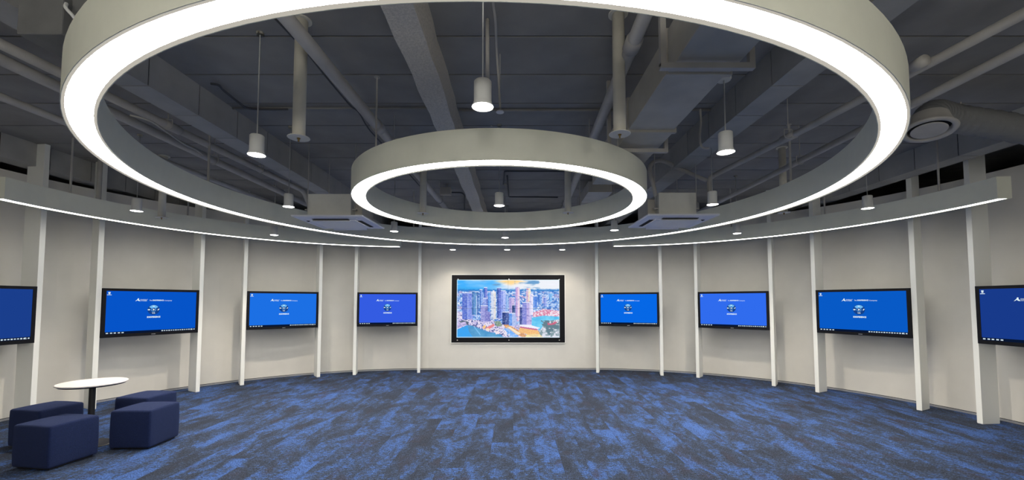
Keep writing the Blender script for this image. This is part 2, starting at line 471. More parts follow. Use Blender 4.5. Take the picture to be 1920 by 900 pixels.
PD = [((905, 201), 'white cylinder pendant nearest the camera, above the near side of the small ring', None),
      ((481, 291), 'white cylinder pendant inside the big ring, beside the round-plated left pole', None),
      ((1361, 286), 'white cylinder pendant inside the big ring, hanging from a round rose beside the large duct', 3.43),
      ((541, 388), 'white cylinder pendant just left of the left ceiling cassette', None),
      ((936, 386), 'white cylinder pendant seen through the middle of the small ring', None),
      ((1336, 384), 'white cylinder pendant just above the right ceiling cassette panel', None),
      ((256, 396), 'white cylinder pendant outside the big ring in front of the left light bar', None),
      ((1627, 391), 'white cylinder pendant outside the big ring in front of the right light bar', None),
      ((514, 441), 'small far pendant glowing between the big ring and the left light bar', None),
      ((739, 434), 'small far pendant glowing beside the right corner of the left cassette', None),
      ((947, 446), 'small far pendant glowing in the centre between the two ring strips', None),
      ((1152, 432), 'small far pendant glowing left of the right cassette', None),
      ((1382, 438), 'small far pendant glowing between the big ring and the right light bar', None),
      ((849, 468.5), 'leftmost of three small pendants washing the wall above the city display', None),
      ((951, 468.5), 'middle of three small pendants washing the wall above the city display', None),
      ((1054, 468.5), 'rightmost of three small pendants washing the wall above the city display', None)]
PD += [((None, (x, -1.2)), '%s of the four unseen fill pendants added behind the camera' % nm, None) for x, nm in ((-4.6, 'leftmost'), (-1.9, 'second from the left'), (1.6, 'third from the left'), (4.3, 'rightmost'))]  # this rear row is added out of view to brighten the near faces
WATTS = {3: 120, 5: 120, 6: 200, 7: 200, 8: 210, 12: 210, 9: 110, 11: 110, 13: 48, 14: 48, 15: 48}     # stronger lamps towards the curved walls
for i, (pp, lab, zt) in enumerate(PD):
    if pp[0] is None: X, Y = pp[1]
    else:
        p = at(pp[0], pp[1], PZ); X, Y = p.x, p.y
    o = pend if i == 0 else copy_tree(pend)
    o.location = (X, Y, PZ)
    tag(o, lab, 'pendant light', 'white cylinder pendants on cords')
    wt = WATTS.get(i, PEND_W)
    if wt != PEND_W:
        lamp = [c for c in bpy.data.objects if c.parent == o and c.type == 'LIGHT'][0]
        lamp.data = lamp.data.copy(); lamp.data.energy = wt
    zt = zt or CEIL
    bm = new_bm(); tube(bm, [(0, 0, 0.165), (0, 0, zt-PZ)], 0.0045, 6)
    mesh_obj('cord', bm, M_WIRE, o)
    bm = new_bm()
    if zt < CEIL: lathe(bm, [(0, zt-PZ), (0.05, zt-PZ), (0.055, zt-PZ+0.01), (0.055, zt-PZ+.03), (.045, zt-PZ+.045), (0, zt-PZ+.045)], n=24)
    else: lathe(bm, [(0, CEIL-PZ-0.02), (0.028, CEIL-PZ-0.02), (0.03, CEIL-PZ), (0, CEIL-PZ)], n=20)
    mesh_obj('ceiling_rose', bm, M_POLE, o)

# added unseen fill globes behind the camera: they light the near faces of rings, units and poufs
for gx, gn in ((-2.3, 'left'), (0.0, 'middle'), (2.3, 'right')):
    g = empty('fill_globe', (gx, -2.1, 2.25)); tag(g, '%s one of three unseen fill globes added behind the camera near the rear wall' % gn, 'fill lamp', 'unseen fill globes added behind the camera')
    bm = new_bm(); bmesh.ops.create_uvsphere(bm, u_segments=24, v_segments=16, radius=0.2); mesh_obj('globe', bm, emit('fill_globe_light', (1.0, 0.98, 0.94), FILL_GLOBE_E), g, smooth=True)
    bm = new_bm(); tube(bm, [(0, 0, 0.19), (0, 0, CEIL-2.25)], 0.006, 6); mesh_obj('cord', bm, M_WIRE, g)

# ------------------------------------------------------------------ drop poles with round end plates
def pole(px, py, label):
    p = at(px, py, 2.92); t = empty('drop_pole', (p.x, p.y, 2.92)); h = CEIL-2.92
    bm = new_bm(); tube(bm, [(0, 0, 0.006), (0, 0, h)], 0.047, 24); mesh_obj('tube', bm, M_POLE, t, smooth=True)
    bm = new_bm(); lathe(bm, [(0, 0), (0.08, 0), (0.082, 0.003), (0.08, 0.006), (0, 0.006)], n=32); mesh_obj('end_plate', bm, M_POLE, t)
    bm = new_bm(); lathe(bm, [(0, -0.03), (0.006, -0.028), (0.007, -0.008), (0.013, -0.006), (0.013, 0), (0, 0)], n=12)
    tag(mesh_obj('bolt', bm, mat('brass_bolt', (0.25, 0.16, 0.05), 0.4, metal=0.8), t), 'brass bolt')
    bm = new_bm(); lathe(bm, [(0, h-0.01), (0.075, h-0.01), (0.075, h), (0, h)], n=24); mesh_obj('flange', bm, M_POLE, t)
    tag(t, label, 'pole', 'grey drop poles with round end plates')
for a in (((560, 259), 'stout grey drop pole with round plate, left of the small ring'), ((1162, 252), 'stout grey drop pole with round plate, in front of the large duct'),
          ((793, 400), 'thin-looking far drop pole inside the left side of the small ring'), ((1065, 399), 'thin-looking far drop pole inside the right side of the small ring'),
          ((303, 408), 'far drop pole beside the pendant over the left light bar'), ((1470, 399), 'far drop pole behind the right side of the big ring')):
    pole(*a[0], a[1])

# ------------------------------------------------------------------ ceiling services
def hanger(bm, p, r, mi=0):
    """strap under a pipe and rod up to the slab"""
    x, y, z = p; n = 12
    pts = [(x-r-0.008, y, z+r*1.6)]+[(x+(r+0.008)*math.cos(PI+PI*i/n), y, z+(r+0.008)*math.sin(PI+PI*i/n)) for i in range(n+1)]+[(x+r+0.008, y, z+r*1.6)]
    for s in (-0.012, 0.012):
        pass
    for a, b in zip(pts, pts[1:]):
        tube(bm, [a, b], 0.006, 5)
    tube(bm, [(x-r-0.008, y, z+r*1.6), (x+r+0.008, y, z+r*1.6)], 0.006, 5)
    tube(bm, [(x, y, z+r*1.6), (x, y, CEIL)], 0.005, 5)
def pipe_thing(name, pts, r, label, cat='pipe', m=None, hang=(), fit=(), group=None, n=14):
    t = empty(name, (pts[0][0], pts[0][1], pts[0][2]))
    o0 = Vector(pts[0])
    bm = new_bm(); tube(bm, [Vector(p)-o0 for p in pts], r, n); mesh_obj('run', bm, m or M_PIPE, t, smooth=True)
    for h in hang:
        bm = new_bm(); hanger(bm, Vector(h)-o0, r) if False else None
        bm.free(); bm = new_bm(); hh = Vector(h)
        x, y, z = hh; bm2 = bm
        hanger(bm2, (x, y, z), r)
        bmesh.ops.translate(bm2, verts=bm2.verts[:], vec=-o0)
        mesh_obj('hanger', bm2, m or M_PIPE, t)
    for a, b in fit:
        a = Vector(a); b = Vector(b)
        bm = new_bm(); tube(bm, [a-o0, b-o0], r*1.22, n); mesh_obj('coupling', bm, m or M_PIPE, t, smooth=True)
    return tag(t, label, cat, group)
def line_y(p, q, y0, y1):
    """extend the straight line p-q so that it runs from y0 to y1"""
    f = lambda y: p+(q-p)*((y-p.y)/(q.y-p.y))
    return f(y0), f(y1)
def on(p, q, y): return p+(q-p)*((y-p.y)/(q.y-p.y))
# sprinkler mains
p, q = at(584, 89, 3.50), at(836, 390, 3.50)
a, b = line_y(p, q, -1.5, 9.6)
pipe_thing('sprinkler_pipe', [a, b], 0.052, 'thick grey pipe running away left of the sprayed centre beam', hang=[on(p, q, y) for y in (1.2, 4.9, 7.6)], fit=[(on(p, q, 4.3), on(p, q, 4.42))])
p, q = at(1211, 24, 3.52), at(1082, 331, 3.52)
a, b = line_y(p, q, -1.5, 9.6)
pipe_thing('sprinkler_pipe', [a, b], 0.050, 'thick grey pipe running away just left of the large duct', hang=[on(p, q, y) for y in (1.2, 5.0, 8)], fit=[(on(p, q, 2.9), on(p, q, 3.02))])
# right hand pipes
p, q = at(1920, 25, 3.47), at(1507, 243, 3.47)
e1 = at(1400, 298, 3.47); e2 = at(1330, 333, 3.47)
a, _ = line_y(p, q, -1.5, 5)
pipe_thing('sprinkler_pipe', rounded([a, q, e1, e2, Vector((e2.x, e2.y, 3.05))], 0.10), 0.036, 'grey pipe right of the right beam, bending down behind the right cassette',
           hang=[at(1478, 252, 3.47)], fit=[(at(1735, 112, 3.47), at(1712, 126, 3.47)), (at(1492, 251, 3.47), at(1466, 263, 3.47))])
p, q = at(1800, 150, 3.42), at(1410, 347, 3.42)
a, b = line_y(p, q, -1.5, 8.3)
pipe_thing('sprinkler_pipe', [a, b], 0.038, 'grey pipe furthest right inside the big ring', hang=[on(p, q, 5.2), on(p, q, 2.4)])
# left hand pipes
p, q = at(0, 82, 3.62), at(400, 276, 3.62); a, b = line_y(p, q, -1.5, 7.4)
pipe_thing('sprinkler_pipe', rounded([a, b, (b.x+.1, b.y+.1, 3.3)], .1), 0.042, 'grey pipe tight beside the boxed left beam', hang=[on(p, q, 4.6), on(p, q, 6.2)], fit=[(on(p, q, 4.55), on(p, q, 4.75))])
p, q = at(0, 111, 3.56), at(351, 277, 3.56); a, b = line_y(p, q, -1.5, 8.2)
pipe_thing('sprinkler_pipe', [a, b], 0.048, 'wider grey pipe, second out from the boxed left beam', hang=[on(p, q, 5.6)])
p, q = at(0, 181, 3.5), at(120, 228, 3.5); a, b = line_y(p, q, -1.5, 8.8)
pipe_thing('sprinkler_pipe', [a, b], 0.036, 'grey pipe, third out from the boxed left beam', hang=[on(p, q, 3.2)])
# cables
pts = smooth_path([at(516, 35, 3.82), at(551, 72, 3.82), at(573, 96, 3.82), at(612, 145, 3.82), at(655, 196, 3.82), at(672, 210, 3.82), at(690, 240, 3.82), at(712, 265, 3.82), at(788, 350, 3.82)])
pipe_thing('cable', pts, 0.009, 'thin dark cable along the ceiling beside the thick left pipe', 'cable', M_CABLE, n=6)
pts = smooth_path([at(923, -10, 3.83), at(925, 10, 3.83), at(929, 40, 3.80), atY(931, 90, 3.45), atY(935, 150, 3.6), atY(938, 204, 3.66)])
pipe_thing('cable', pts, 0.010, 'grey cable looping down beside the nearest pendant cord', 'cable', M_PIPE, n=8)
c = atY(937.5, 211, 3.66); t = empty('ceiling_sensor', c)
bm = new_bm(); lathe(bm, [(0, 0), (0.034, 0.0), (0.036, 0.004), (0.03, 0.012), (0, 0.014)], n=24); mesh_obj('sensor_face', bm, M_WHITE, t)
bm = new_bm(); tube(bm, [(0, 0, .012), (0, 0, CEIL-c.z)], 0.004, 6); mesh_obj('stem', bm, M_PIPE, t)
tag(t, 'small pale round sensor on a stem right of the nearest pendant', 'sensor')
p1 = atY(914, 38, 3.2); p2 = atY(914, 150, 3.2)
pipe_thing('conduit', [(p1.x, p1.y, CEIL), (p2.x, p2.y, p2.z)], 0.016, 'short grey drop conduit behind the nearest pendant', 'conduit', M_PIPE)
pts = smooth_path([at(395, 157, 3.83), at(410, 160, 3.83), at(420, 170, 3.83), at(445, 190, 3.82), at(465, 203, 3.82), at(500, 205, 3.82), at(540, 205, 3.83)])
pipe_thing('cable', pts, 0.012, 'dark cable snaking over the ceiling left of the near left pendant cord', 'cable', M_CABLE, n=6)
pts = smooth_path([at(244, 216, 3.5), at(280, 226, 3.48), at(305, 242, 3.45), at(345, 270, 3.42), at(368, 281, 3.42), at(380, 290, 3.5)])
pipe_thing('cable', pts, 0.010, 'slack cable drooping below the left pipes inside the big ring', 'cable', M_PIPE, n=6)
pts = rounded([at(944, 345, 3.80), at(946, 321, 3.80), at(1059, 321, 3.80)], .05)
pipe_thing('conduit', pts, 0.014, 'dark conduit crossing the ceiling seen high in the small ring', 'conduit', M_CABLE, n=8)
pts = rounded([at(951, 330, 3.78), at(954, 369, 3.78), at(1046, 370, 3.78)], .05)
pipe_thing('conduit', pts, 0.014, 'dark conduit crossing the ceiling seen low in the small ring', 'conduit', M_CABLE, n=8)
pts = rounded([at(832, 361, 3.78), at(866, 361, 3.78), at(871, 366, 3.78), at(871, 392, 3.78)], .1)
pipe_thing('conduit', pts, 0.014, 'dark conduit with a right-angle bend in the left half of the small ring', 'conduit', M_CABLE, n=8)
t = empty('junction_box', at(836, 366, 3.66)); bx('casing', (-.10, .10, -.06, .06, 0, .14), M_DUCT, t); bx('cover', (-.085, .085, -.07, -.06, .012, .128), M_PIPE, t)
bm = new_bm(); tube(bm, [(0.02, 0, .14), (0.02, 0, .21)], .008, 6); mesh_obj('rod', bm, M_PIPE, t)
tag(t, 'small grey junction box seen through the left half of the small ring', 'box')
# horizontal slim conduits crossing under the ceiling
p, q = at(180, 205, 3.84), at(700, 205, 3.84)
y = 4.68
pipe_thing('conduit', [(-3.2, y, 3.85), (-0.87, y, 3.85)], 0.013, 'slim conduit crossing the ceiling behind the near left drop pole', 'conduit', M_CEIL, n=8)
pipe_thing('conduit', [(-0.63, y+.05, 3.85), (2.27, y+.05, 3.85)], 0.016, 'slim conduit crossing the ceiling behind the nearest pendant', 'conduit', M_CEIL, n=8)
# large duct
t = empty('air_duct', (1.26, 1.0, 3.2))
bm = new_bm(); box(bm, -.21, .21, -4.0, 1.78, 0, .30, bev=.006); mesh_obj('duct_section', bm, M_DUCT, t)
bm = new_bm(); box(bm, -.21, .205, 1.79, 2.755, 0.012, .285, bev=.006); mesh_obj('duct_section', bm, M_DUCT, t)
bm = new_bm(); box(bm, -.21, .21, 2.765, 4.50, 0, .28, bev=.006); mesh_obj('duct_section', bm, M_DUCT, t)
for yy in (1.785, 2.76):
    bm = new_bm(); box(bm, -.225, .225, yy-.018, yy+.018, -.014, .312); mesh_obj('flange', bm, M_DUCT, t)
for yy in (1.62, 3.13, -1.2):
    bm = new_bm()
    z = -0.045
    box(bm, -.318, .285, yy-.02, yy+.02, z-.018, z+.018)
    for s in (-.30, .267): box(bm, s-.018, s+.018, yy-.018, yy+.018, z, CEIL-3.2)
    mesh_obj('support_frame', bm, M_PIPE, t)
tag(t, 'large rectangular grey air duct right of centre, carried on square frames', 'duct')
# conduit with a T to the rose
pr = at(1361, 286, PZ)
pts = rounded([(1.56, 2.79, CEIL), (1.56, 2.79, 3.14), (1.60, 3.0, 3.44), (pr.x, pr.y, 3.475)], .06)
pts = rounded([(1.60, 2.66, CEIL), (1.60, 2.66, 3.47), (pr.x, 2.70, 3.47), (pr.x, pr.y, 3.475)], .05)
pipe_thing('conduit', pts, 0.014, 'bent conduit feeding the round rose beside the large duct', 'conduit', M_PIPE, n=8)
# hose and conduit near the right cassette
pts = smooth_path([atY(1229, 368, 5.75), atY(1226, 352, 5.75), atY(1219, 325, 5.75), atY(1220, 310, 5.76), atY(1230, 302, 5.8), atY(1245, 302, 5.85), atY(1266, 312, 5.9), atY(1298, 327, 5.95), atY(1324, 338, 6.0)])
pipe_thing('drain_hose', pts, 0.028, 'grey hose arching over from the right cassette to the bent pipe', 'hose', M_PIPE, n=10)
pts = smooth_path([atY(1313, 205, 4.45), atY(1314, 230, 4.45), atY(1312, 256, 4.45), atY(1314, 272, 4.45), atY(1320, 278, 4.45), atY(1329, 278, 4.45)])
pipe_thing('conduit', pts, 0.012, 'thin conduit hooked beside the right beam above the hose', 'conduit', M_PIPE, n=8)
# flat ducts seen through the ring, right of the far right pole
t = empty('branch_duct', (2.1, 7.9, 3.45)); bx('duct_section', (-.85, .9, -.22, .22, 0, .22), M_DUCT, t, bev=.006)
bx('duct_section', (-.85, -.45, -1.0, -.22, .02, .2), M_DUCT, t); bx('flange', (-.30, -.26, -.24, .24, -.015, .235), M_DUCT, t)
bx('strap', (.3, .33, -.23, -.22, 0, CEIL-3.45), M_PIPE, t)
tag(t, 'flat grey branch duct crossing far away behind the right of the small ring', 'duct')
# top-left fan unit
M_FAN = mat('fan_casing_dark_paint', (0.17, 0.17, 0.165), 0.7, var=0.12, vscale=6)
t = empty('fan_unit', (-2.90, 2.78, 3.3))
bx('casing', (-.17, .11, -.27, .02, 0, .34), M_FAN, t, bev=.008); bx('side_box', (.11, .20, -.22, -.02, .05, .30), M_FAN, t, bev=.006)
bm = new_bm(); tube(bm, smooth_path([(.12, -.26, .2), (.14, -.28, .16), (.17, -.27, .12), (.19, -.24, .08)]), .010, 8); tag(mesh_obj('hook', bm, M_WIRE, t), 'bright metal hook')
for s in (-.14, .08):
    bm = new_bm(); tube(bm, [(s, -.1, .34), (s, -.1, CEIL-3.3)], .006, 6); mesh_obj('rod', bm, M_PIPE, t)
tag(t, 'grey boxy fan unit at the top left corner above the big ring', 'fan unit')
# round diffuser with flexible duct on the right
c = at(1742, 246, 3.32); t = empty('air_diffuser', c)
bm = new_bm(); lathe(bm, [(0.162, 0.05), (0.162, 0.008), (0.170, 0.0), (0.205, 0.002), (0.212, 0.014), (0.19, 0.035), (0.165, 0.10), (0.15, 0.16)], n=48); mesh_obj('collar', bm, M_PIPE, t, smooth=True)
bm = new_bm(); lathe(bm, [(0, 0.0), (0.128, 0.0), (0.137, 0.006), (0.13, 0.014), (0, 0.014)], n=48); mesh_obj('centre_plate', bm, M_PIPE, t)
bm = new_bm(); lathe(bm, [(0, 0.05), (0.162, 0.05)], n=40); mesh_obj('dark_throat', bm, M_SLOT, t)
bm = new_bm()
path = smooth_path([(0, 0, .10), (0.10, 0.04, .24), (.40, .14, .32), (.9, .15, .34), (1.6, 0.15, .33)], 14)
rad = [0.135+0.008*math.sin(i*2.1) for i in range(len(path))]
tube(bm, path, rad, 20); mesh_obj('flexible_duct', bm, mat('flexible_duct_sleeve', (0.20, 0.20, 0.195), 0.8, bump=.5, bscale=30), t, smooth=True)
bm = new_bm(); tube(bm, [(0.5, .15, .45), (.5, .15, CEIL-c.z)], .006, 6); mesh_obj('rod', bm, M_PIPE, t)
t.rotation_mode = 'QUATERNION'; t.rotation_quaternion = Matrix.Rotation(math.radians(15), 3, Vector((-.7, .7, 0))).to_quaternion()
tag(t, 'round ceiling air diffuser with a wide flexible duct, right of the big ring', 'diffuser')
# vertical pipes near the left beam end
for (x, y, z0, r, lab) in ((-6.15, 6.15, 3.12, .03, 'short vertical pipe above the left light bar'), ):
    pipe_thing('conduit', [(x, y, CEIL), (x, y, z0)], r, lab, 'conduit', M_PIPE, n=10)

# ------------------------------------------------------------------ ceiling cassettes
def cassette(x0, x1, y0, y1, bx0, bx1, label, flip):
    cx, cy = (x0+x1)/2, (y0+y1)/2; z = 2.80; t = empty('ceiling_cassette', (cx, cy, z)); w = (x1-x0)/2; d = (y1-y0)/2
    bm = new_bm()
    # bevelled panel: outer rim with chamfer, raised centre
    def loop(a, b, zz): return [bm.verts.new(v) for v in ((-a, -b, zz), (a, -b, zz), (a, b, zz), (-a, b, zz))]
    ls = [loop(w, d, .035), loop(w, d, .022), loop(w-.01, d-.01, .012), loop(w-.09, d-.09, 0.0), loop(w-.16, d-.16, 0.0), loop(w-.17, d-.17, -.012)]
    for A, B in zip(ls, ls[1:]):
        for k in range(4): bm.faces.new((A[k], A[(k+1) % 4], B[(k+1) % 4], B[k]))
    bm.faces.new(ls[-1][::-1]); bm.faces.new(ls[0]); mesh_obj('panel', bm, M_WHITE, t)
    for k in range(4):
        R = Matrix.Rotation(k*PI/2, 4, 'Z'); L = (w if k % 2 == 0 else d)-.24; dd = (d if k % 2 == 0 else w)-.125
        bm = new_bm(); box(bm, -L, L, dd-.028, dd+.028, -.006, .01, bev=.003); bmesh.ops.transform(bm, matrix=R, verts=bm.verts[:]); s = mesh_obj('outlet_slot', bm, M_SLOT, t)
        bm = new_bm(); box(bm, -L-.01, L+.01, -.004, .004, -.025, .025, bev=.003)
        bmesh.ops.transform(bm, matrix=R @ Matrix.Translation((0, dd-.022, -.018)) @ Matrix.Rotation(math.radians(62), 4, 'X'), verts=bm.verts[:]); mesh_obj('louvre', bm, M_WHITE, t)
    bm = new_bm()
    lathe(bm, [(0, -.006), (.012, -.006), (.014, 0)], (w-.12)*(1 if flip else -1), -(d-.10), 12); tag(mesh_obj('indicator', bm, M_WHITE, t), 'small round indicator')
    bx('body', (bx0-cx, bx1-cx, -d+.06, d-.10, .035, .34), M_UNIT, t, bev=.004)
    bx('side_pipe_box', ((bx1-cx) if flip else (bx0-cx-.10), (bx1-cx+.10) if flip else (bx0-cx), -d+.22, d-.3, .06, .28), M_DUCT, t)
    for sx in (bx0-cx-.03, bx1-cx+.03):
        for sy in (-d+.12, d-.2):
            bm = new_bm(); tube(bm, [(sx, sy, .1), (sx, sy, CEIL-z)], .006, 6); box(bm, sx-.03, sx+.03, sy-.02, sy+.02, .12, .135); mesh_obj('hanging_rod', bm, M_PIPE, t)
    tag(t, label, 'air conditioner')
P = at(545, 404.5, 2.822); Q = at(680, 404.5, 2.822)
cassette(P.x, Q.x, P.y, P.y+.98, P.x+.20, P.x+.80, 'square ceiling air-conditioning cassette left of the small ring', True)
P = at(1215, 402.5, 2.822); Q = at(1350, 402.5, 2.822)
cassette(P.x, Q.x, P.y, P.y+.98, P.x+.17, P.x+.68, 'square ceiling air-conditioning cassette right of the small ring', False)

# ------------------------------------------------------------------ televisions and the fins beside them
TVS = 0.773; TV_W, TV_Z0, TV_Z1 = 1.33, 1.083, 1.857; TV_H = TV_Z1-TV_Z0
def make_text(body, size, m, shear=0.0, bold=0.0):
    cu = bpy.data.curves.new('t', 'FONT'); cu.body = body; cu.size = size; cu.shear = shear; cu.offset = bold; cu.resolution_u = 2
    o = bpy.data.objects.new('t', cu); COL.objects.link(o)
    bpy.context.view_layer.update()
    me = bpy.data.meshes.new_from_object(o); bpy.data.objects.remove(o); me.materials.clear(); me.materials.append(m)
    xs = [v.co.x for v in me.vertices]; x0, x1 = min(xs), max(xs)
    return me, x0, x1
def fit_text(name, body, x0, x1, zb, hgt, m, parent, yoff, shear=0.0, bold=0.0):
    me, a, b = make_text(body, 1.0, m, shear, bold)
    zs = [v.co.y for v in me.vertices]; c, d = min(zs), max(zs)
    sx = (x1-x0)/(b-a); sz = hgt/(d-c)
    for v in me.vertices:
        X, Z = (v.co.x-a)*sx+x0, (v.co.y-c)*sz+zb
        v.co = (X, yoff, Z)
    me.name = name
    o = bpy.data.objects.new(name, me); COL.objects.link(o); o.parent = parent
    return o
E_WHITE = emit('screen_white', (0.80, 0.95, 1.0), 0.95)
E_TASK = emit('screen_taskbar', srgb(8, 22, 50), 1.0)
E_ICON = emit('screen_icon', (0.75, 0.9, 1.0), 0.85)
E_GLOBE = emit('screen_globe', srgb(20, 66, 140), 1.0)
E_GLOBE2 = emit('screen_globe_light', srgb(110, 185, 245), 1.0)
def quad(bm, x0, x1, z0, z1, y, mi=0):
    f = bm.faces.new([bm.verts.new(v) for v in ((x0, y, z0), (x1, y, z0), (x1, y, z1), (x0, y, z1))]); f.material_index = mi
def poly(bm, pts, y, mi=0):
    f = bm.faces.new([bm.verts.new((p[0], y, p[1])) for p in pts]); f.material_index = mi
def disc(bm, cx, cz, rx, rz, y, mi=0, a0=0, a1=2*PI, n=32, r0=0.0):
    if r0 == 0: poly(bm, [(cx+rx*math.cos(a0+(a1-a0)*i/n), cz+rz*math.sin(a0+(a1-a0)*i/n)) for i in range(n+(0 if a1-a0 > 6.28 else 1))], y, mi)
    else:
        A = [(cx+rx*math.cos(a0+(a1-a0)*i/n), cz+rz*math.sin(a0+(a1-a0)*i/n)) for i in range(n+1)]
        B = [(cx+r0*rx*math.cos(a0+(a1-a0)*i/n), cz+r0*rz*math.sin(a0+(a1-a0)*i/n)) for i in range(n+1)]
        for i in range(n): poly(bm, [A[i], A[i+1], B[i+1], B[i]], y, mi)
def make_tv():
    """front faces -Y, origin at the bottom centre of the housing"""
    t = empty('wall_television')
    w = TV_W/2; bz = 0.045; bb = 0.050
    bm = new_bm(); box(bm, -w, w, 0.0, 0.055, 0, TV_H, bev=.004); box(bm, -w+.12, w-.12, .055, .085, .08, TV_H-.1, bev=.01); mesh_obj('housing', bm, M_BEZEL, t)
    bm = new_bm()
    for d in ((-w, w, -.006, 0, 0, bb), (-w, w, -.006, 0, TV_H-bz+.004, TV_H), (-w, -w+bz, -.006, 0, bb, TV_H-bz+.004), (w-bz, w, -.006, 0, bb, TV_H-bz+.004)): box(bm, *d)
    mesh_obj('bezel', bm, M_BEZEL, t)
    sx0, sx1, sz0, sz1 = -w+bz, w-bz, bb, TV_H-bz+.004; W = sx1-sx0; H = sz1-sz0
    X = lambda f: sx0+W*f
    Z = lambda f: sz1-H*f
    bm = new_bm(); quad(bm, sx0, sx1, sz0, sz1, -.001); sc = mesh_obj('screen', bm, M_BEZEL, t)
    y = -.0018
    bm = new_bm(); quad(bm, sx0, sx1, sz0, Z(.945), y); mesh_obj('taskbar', bm, E_TASK, sc)
    bm = new_bm()
    for f in (.022, .062, .098, .138, .175): quad(bm, X(f-.011), X(f+.011), Z(.985), Z(.962), y-.0006)
    for i in range(14):
        f = .60+i*.0268; hh = .010 if i % 3 else .013
        quad(bm, X(f-.0085), X(f+.0085), Z(.973+hh), Z(.973-hh), y-.0006)
    quad(bm, X(.945), X(.965), Z(.968), Z(.958), y-.0006); quad(bm, X(.940), X(.968), Z(.988), Z(.978), y-.0006); quad(bm, X(.978), X(.993), Z(.985), Z(.962), y-.0006)
    tag(mesh_obj('taskbar_icons', bm, E_ICON, sc), kind='stuff')
    bm = new_bm(); poly(bm, [(X(.016), Z(.025)), (X(.040), Z(.025)), (X(.036), Z(.075)), (X(.020), Z(.075))][::-1], y); quad(bm, X(.006), X(.050), Z(.098), Z(.085), y)
    mesh_obj('desktop_icon', bm, E_ICON, sc)
    # swoosh mark, wordmark and slogan
    bm = new_bm()
    poly(bm, [(X(.290), Z(.238)), (X(.312), Z(.195)), (X(.318), Z(.168)), (X(.330), Z(.172)), (X(.328), Z(.198)), (X(.338), Z(.215)), (X(.340), Z(.238)), (X(.322), Z(.228)), (X(.314), Z(.212)), (X(.302), Z(.230))], y)
    mesh_obj('swoosh_mark', bm, E_WHITE, sc)
    fit_text('wordmark', 'DASSAULT\nSYSTEMES', X(.343), X(.425), Z(.236), H*.048, E_WHITE, sc, y, 0.2, 0.012)
    fit_text('slogan', 'The', X(.442), X(.470), Z(.231), H*.030, E_WHITE, sc, y, 0, 0.006)
    fit_text('slogan', '3DEXPERIENCE', X(.476), X(.603), Z(.231), H*.034, E_WHITE, sc, y, 0, 0.035)
    fit_text('slogan', 'Company', X(.612), X(.700), Z(.240), H*.036, E_WHITE, sc, y, 0, 0.006)
    # compass
    bm = new_bm(); cx, cz, r = X(.493), Z(.445), W*.068
    disc(bm, cx, cz, r, r, y, 0)
    disc(bm, cx, cz, r*.90, r*.92, y-.0005, 1, math.radians(35), math.radians(145), 20, .45)
    disc(bm, cx, cz, r*.40, r*.40, y-.0005, 1)
    disc(bm, cx, cz, r*.33, r*.33, y-.0008, 0)
    poly(bm, [(cx-.12*r, cz-.2*r), (cx+.24*r, cz), (cx-.12*r, cz+.2*r)], y-.0011, 2)
    quad(bm, cx-.95*r, cx-.58*r, cz-.11*r, cz+.10*r, y-.0011, 2)
    poly(bm, [(cx+.62*r, cz-.16*r), (cx+.78*r, cz-.12*r), (cx+.98*r, cz+.14*r), (cx+.74*r, cz+.14*r)], y-.0011, 2)
    quad(bm, cx-.18*r, cx+.18*r, cz+.60*r, cz+.74*r, y-.0011, 2)
    mesh_obj('compass_icon', bm, [E_GLOBE, E_GLOBE2, E_WHITE], sc)
    fit_text('compass_letters', 'V.R', cx-.27*r, cx+.27*r, cz-.80*r, r*.26, E_WHITE, sc, y-.0012, 0, 0.03)
    fit_text('compass_caption', '3DEXPERIENCE', X(.422), X(.572), Z(.645), H*.040, E_WHITE, sc, y, 0, 0.05)
    bm = new_bm(); box(bm, -.028, .028, -.0075, -.006, .016, .024); mesh_obj('maker_badge', bm, M_ALU, t)
    bm = new_bm(); box(bm, -.25, .25, .085, .10, .18, .62); box(bm, -.06, .06, .10, .40, .30, .52); mesh_obj('wall_bracket', bm, M_BLACK, t)
    return t, sc
fin_proto = None
def make_fin(front, nrm, side, label):
    """front: front edge point of the fin centre; nrm: unit vector pointing back to the wall"""
    global fin_proto
    ang = math.atan2(nrm.y, nrm.x)-PI/2
    if fin_proto is None:
        t = empty('wall_fin')
        bm = new_bm(); box(bm, -.033, .033, 0, .26, 0.006, CEIL, bev=.002); mesh_obj('upright', bm, M_FIN, t)
        bm = new_bm(); box(bm, -.030, .030, 0.003, .257, 0, .006); mesh_obj('foot_plate', bm, M_WHITE, t)
        fin_proto = t; o = t
    else: o = copy_tree(fin_proto)
    o.location = (front.x, front.y, 0); o.rotation_euler = (0, 0, ang)
    return tag(o, label, 'fin', 'white upright fins standing off the curved wall')
V2 = lambda x, y: Vector((x, y))
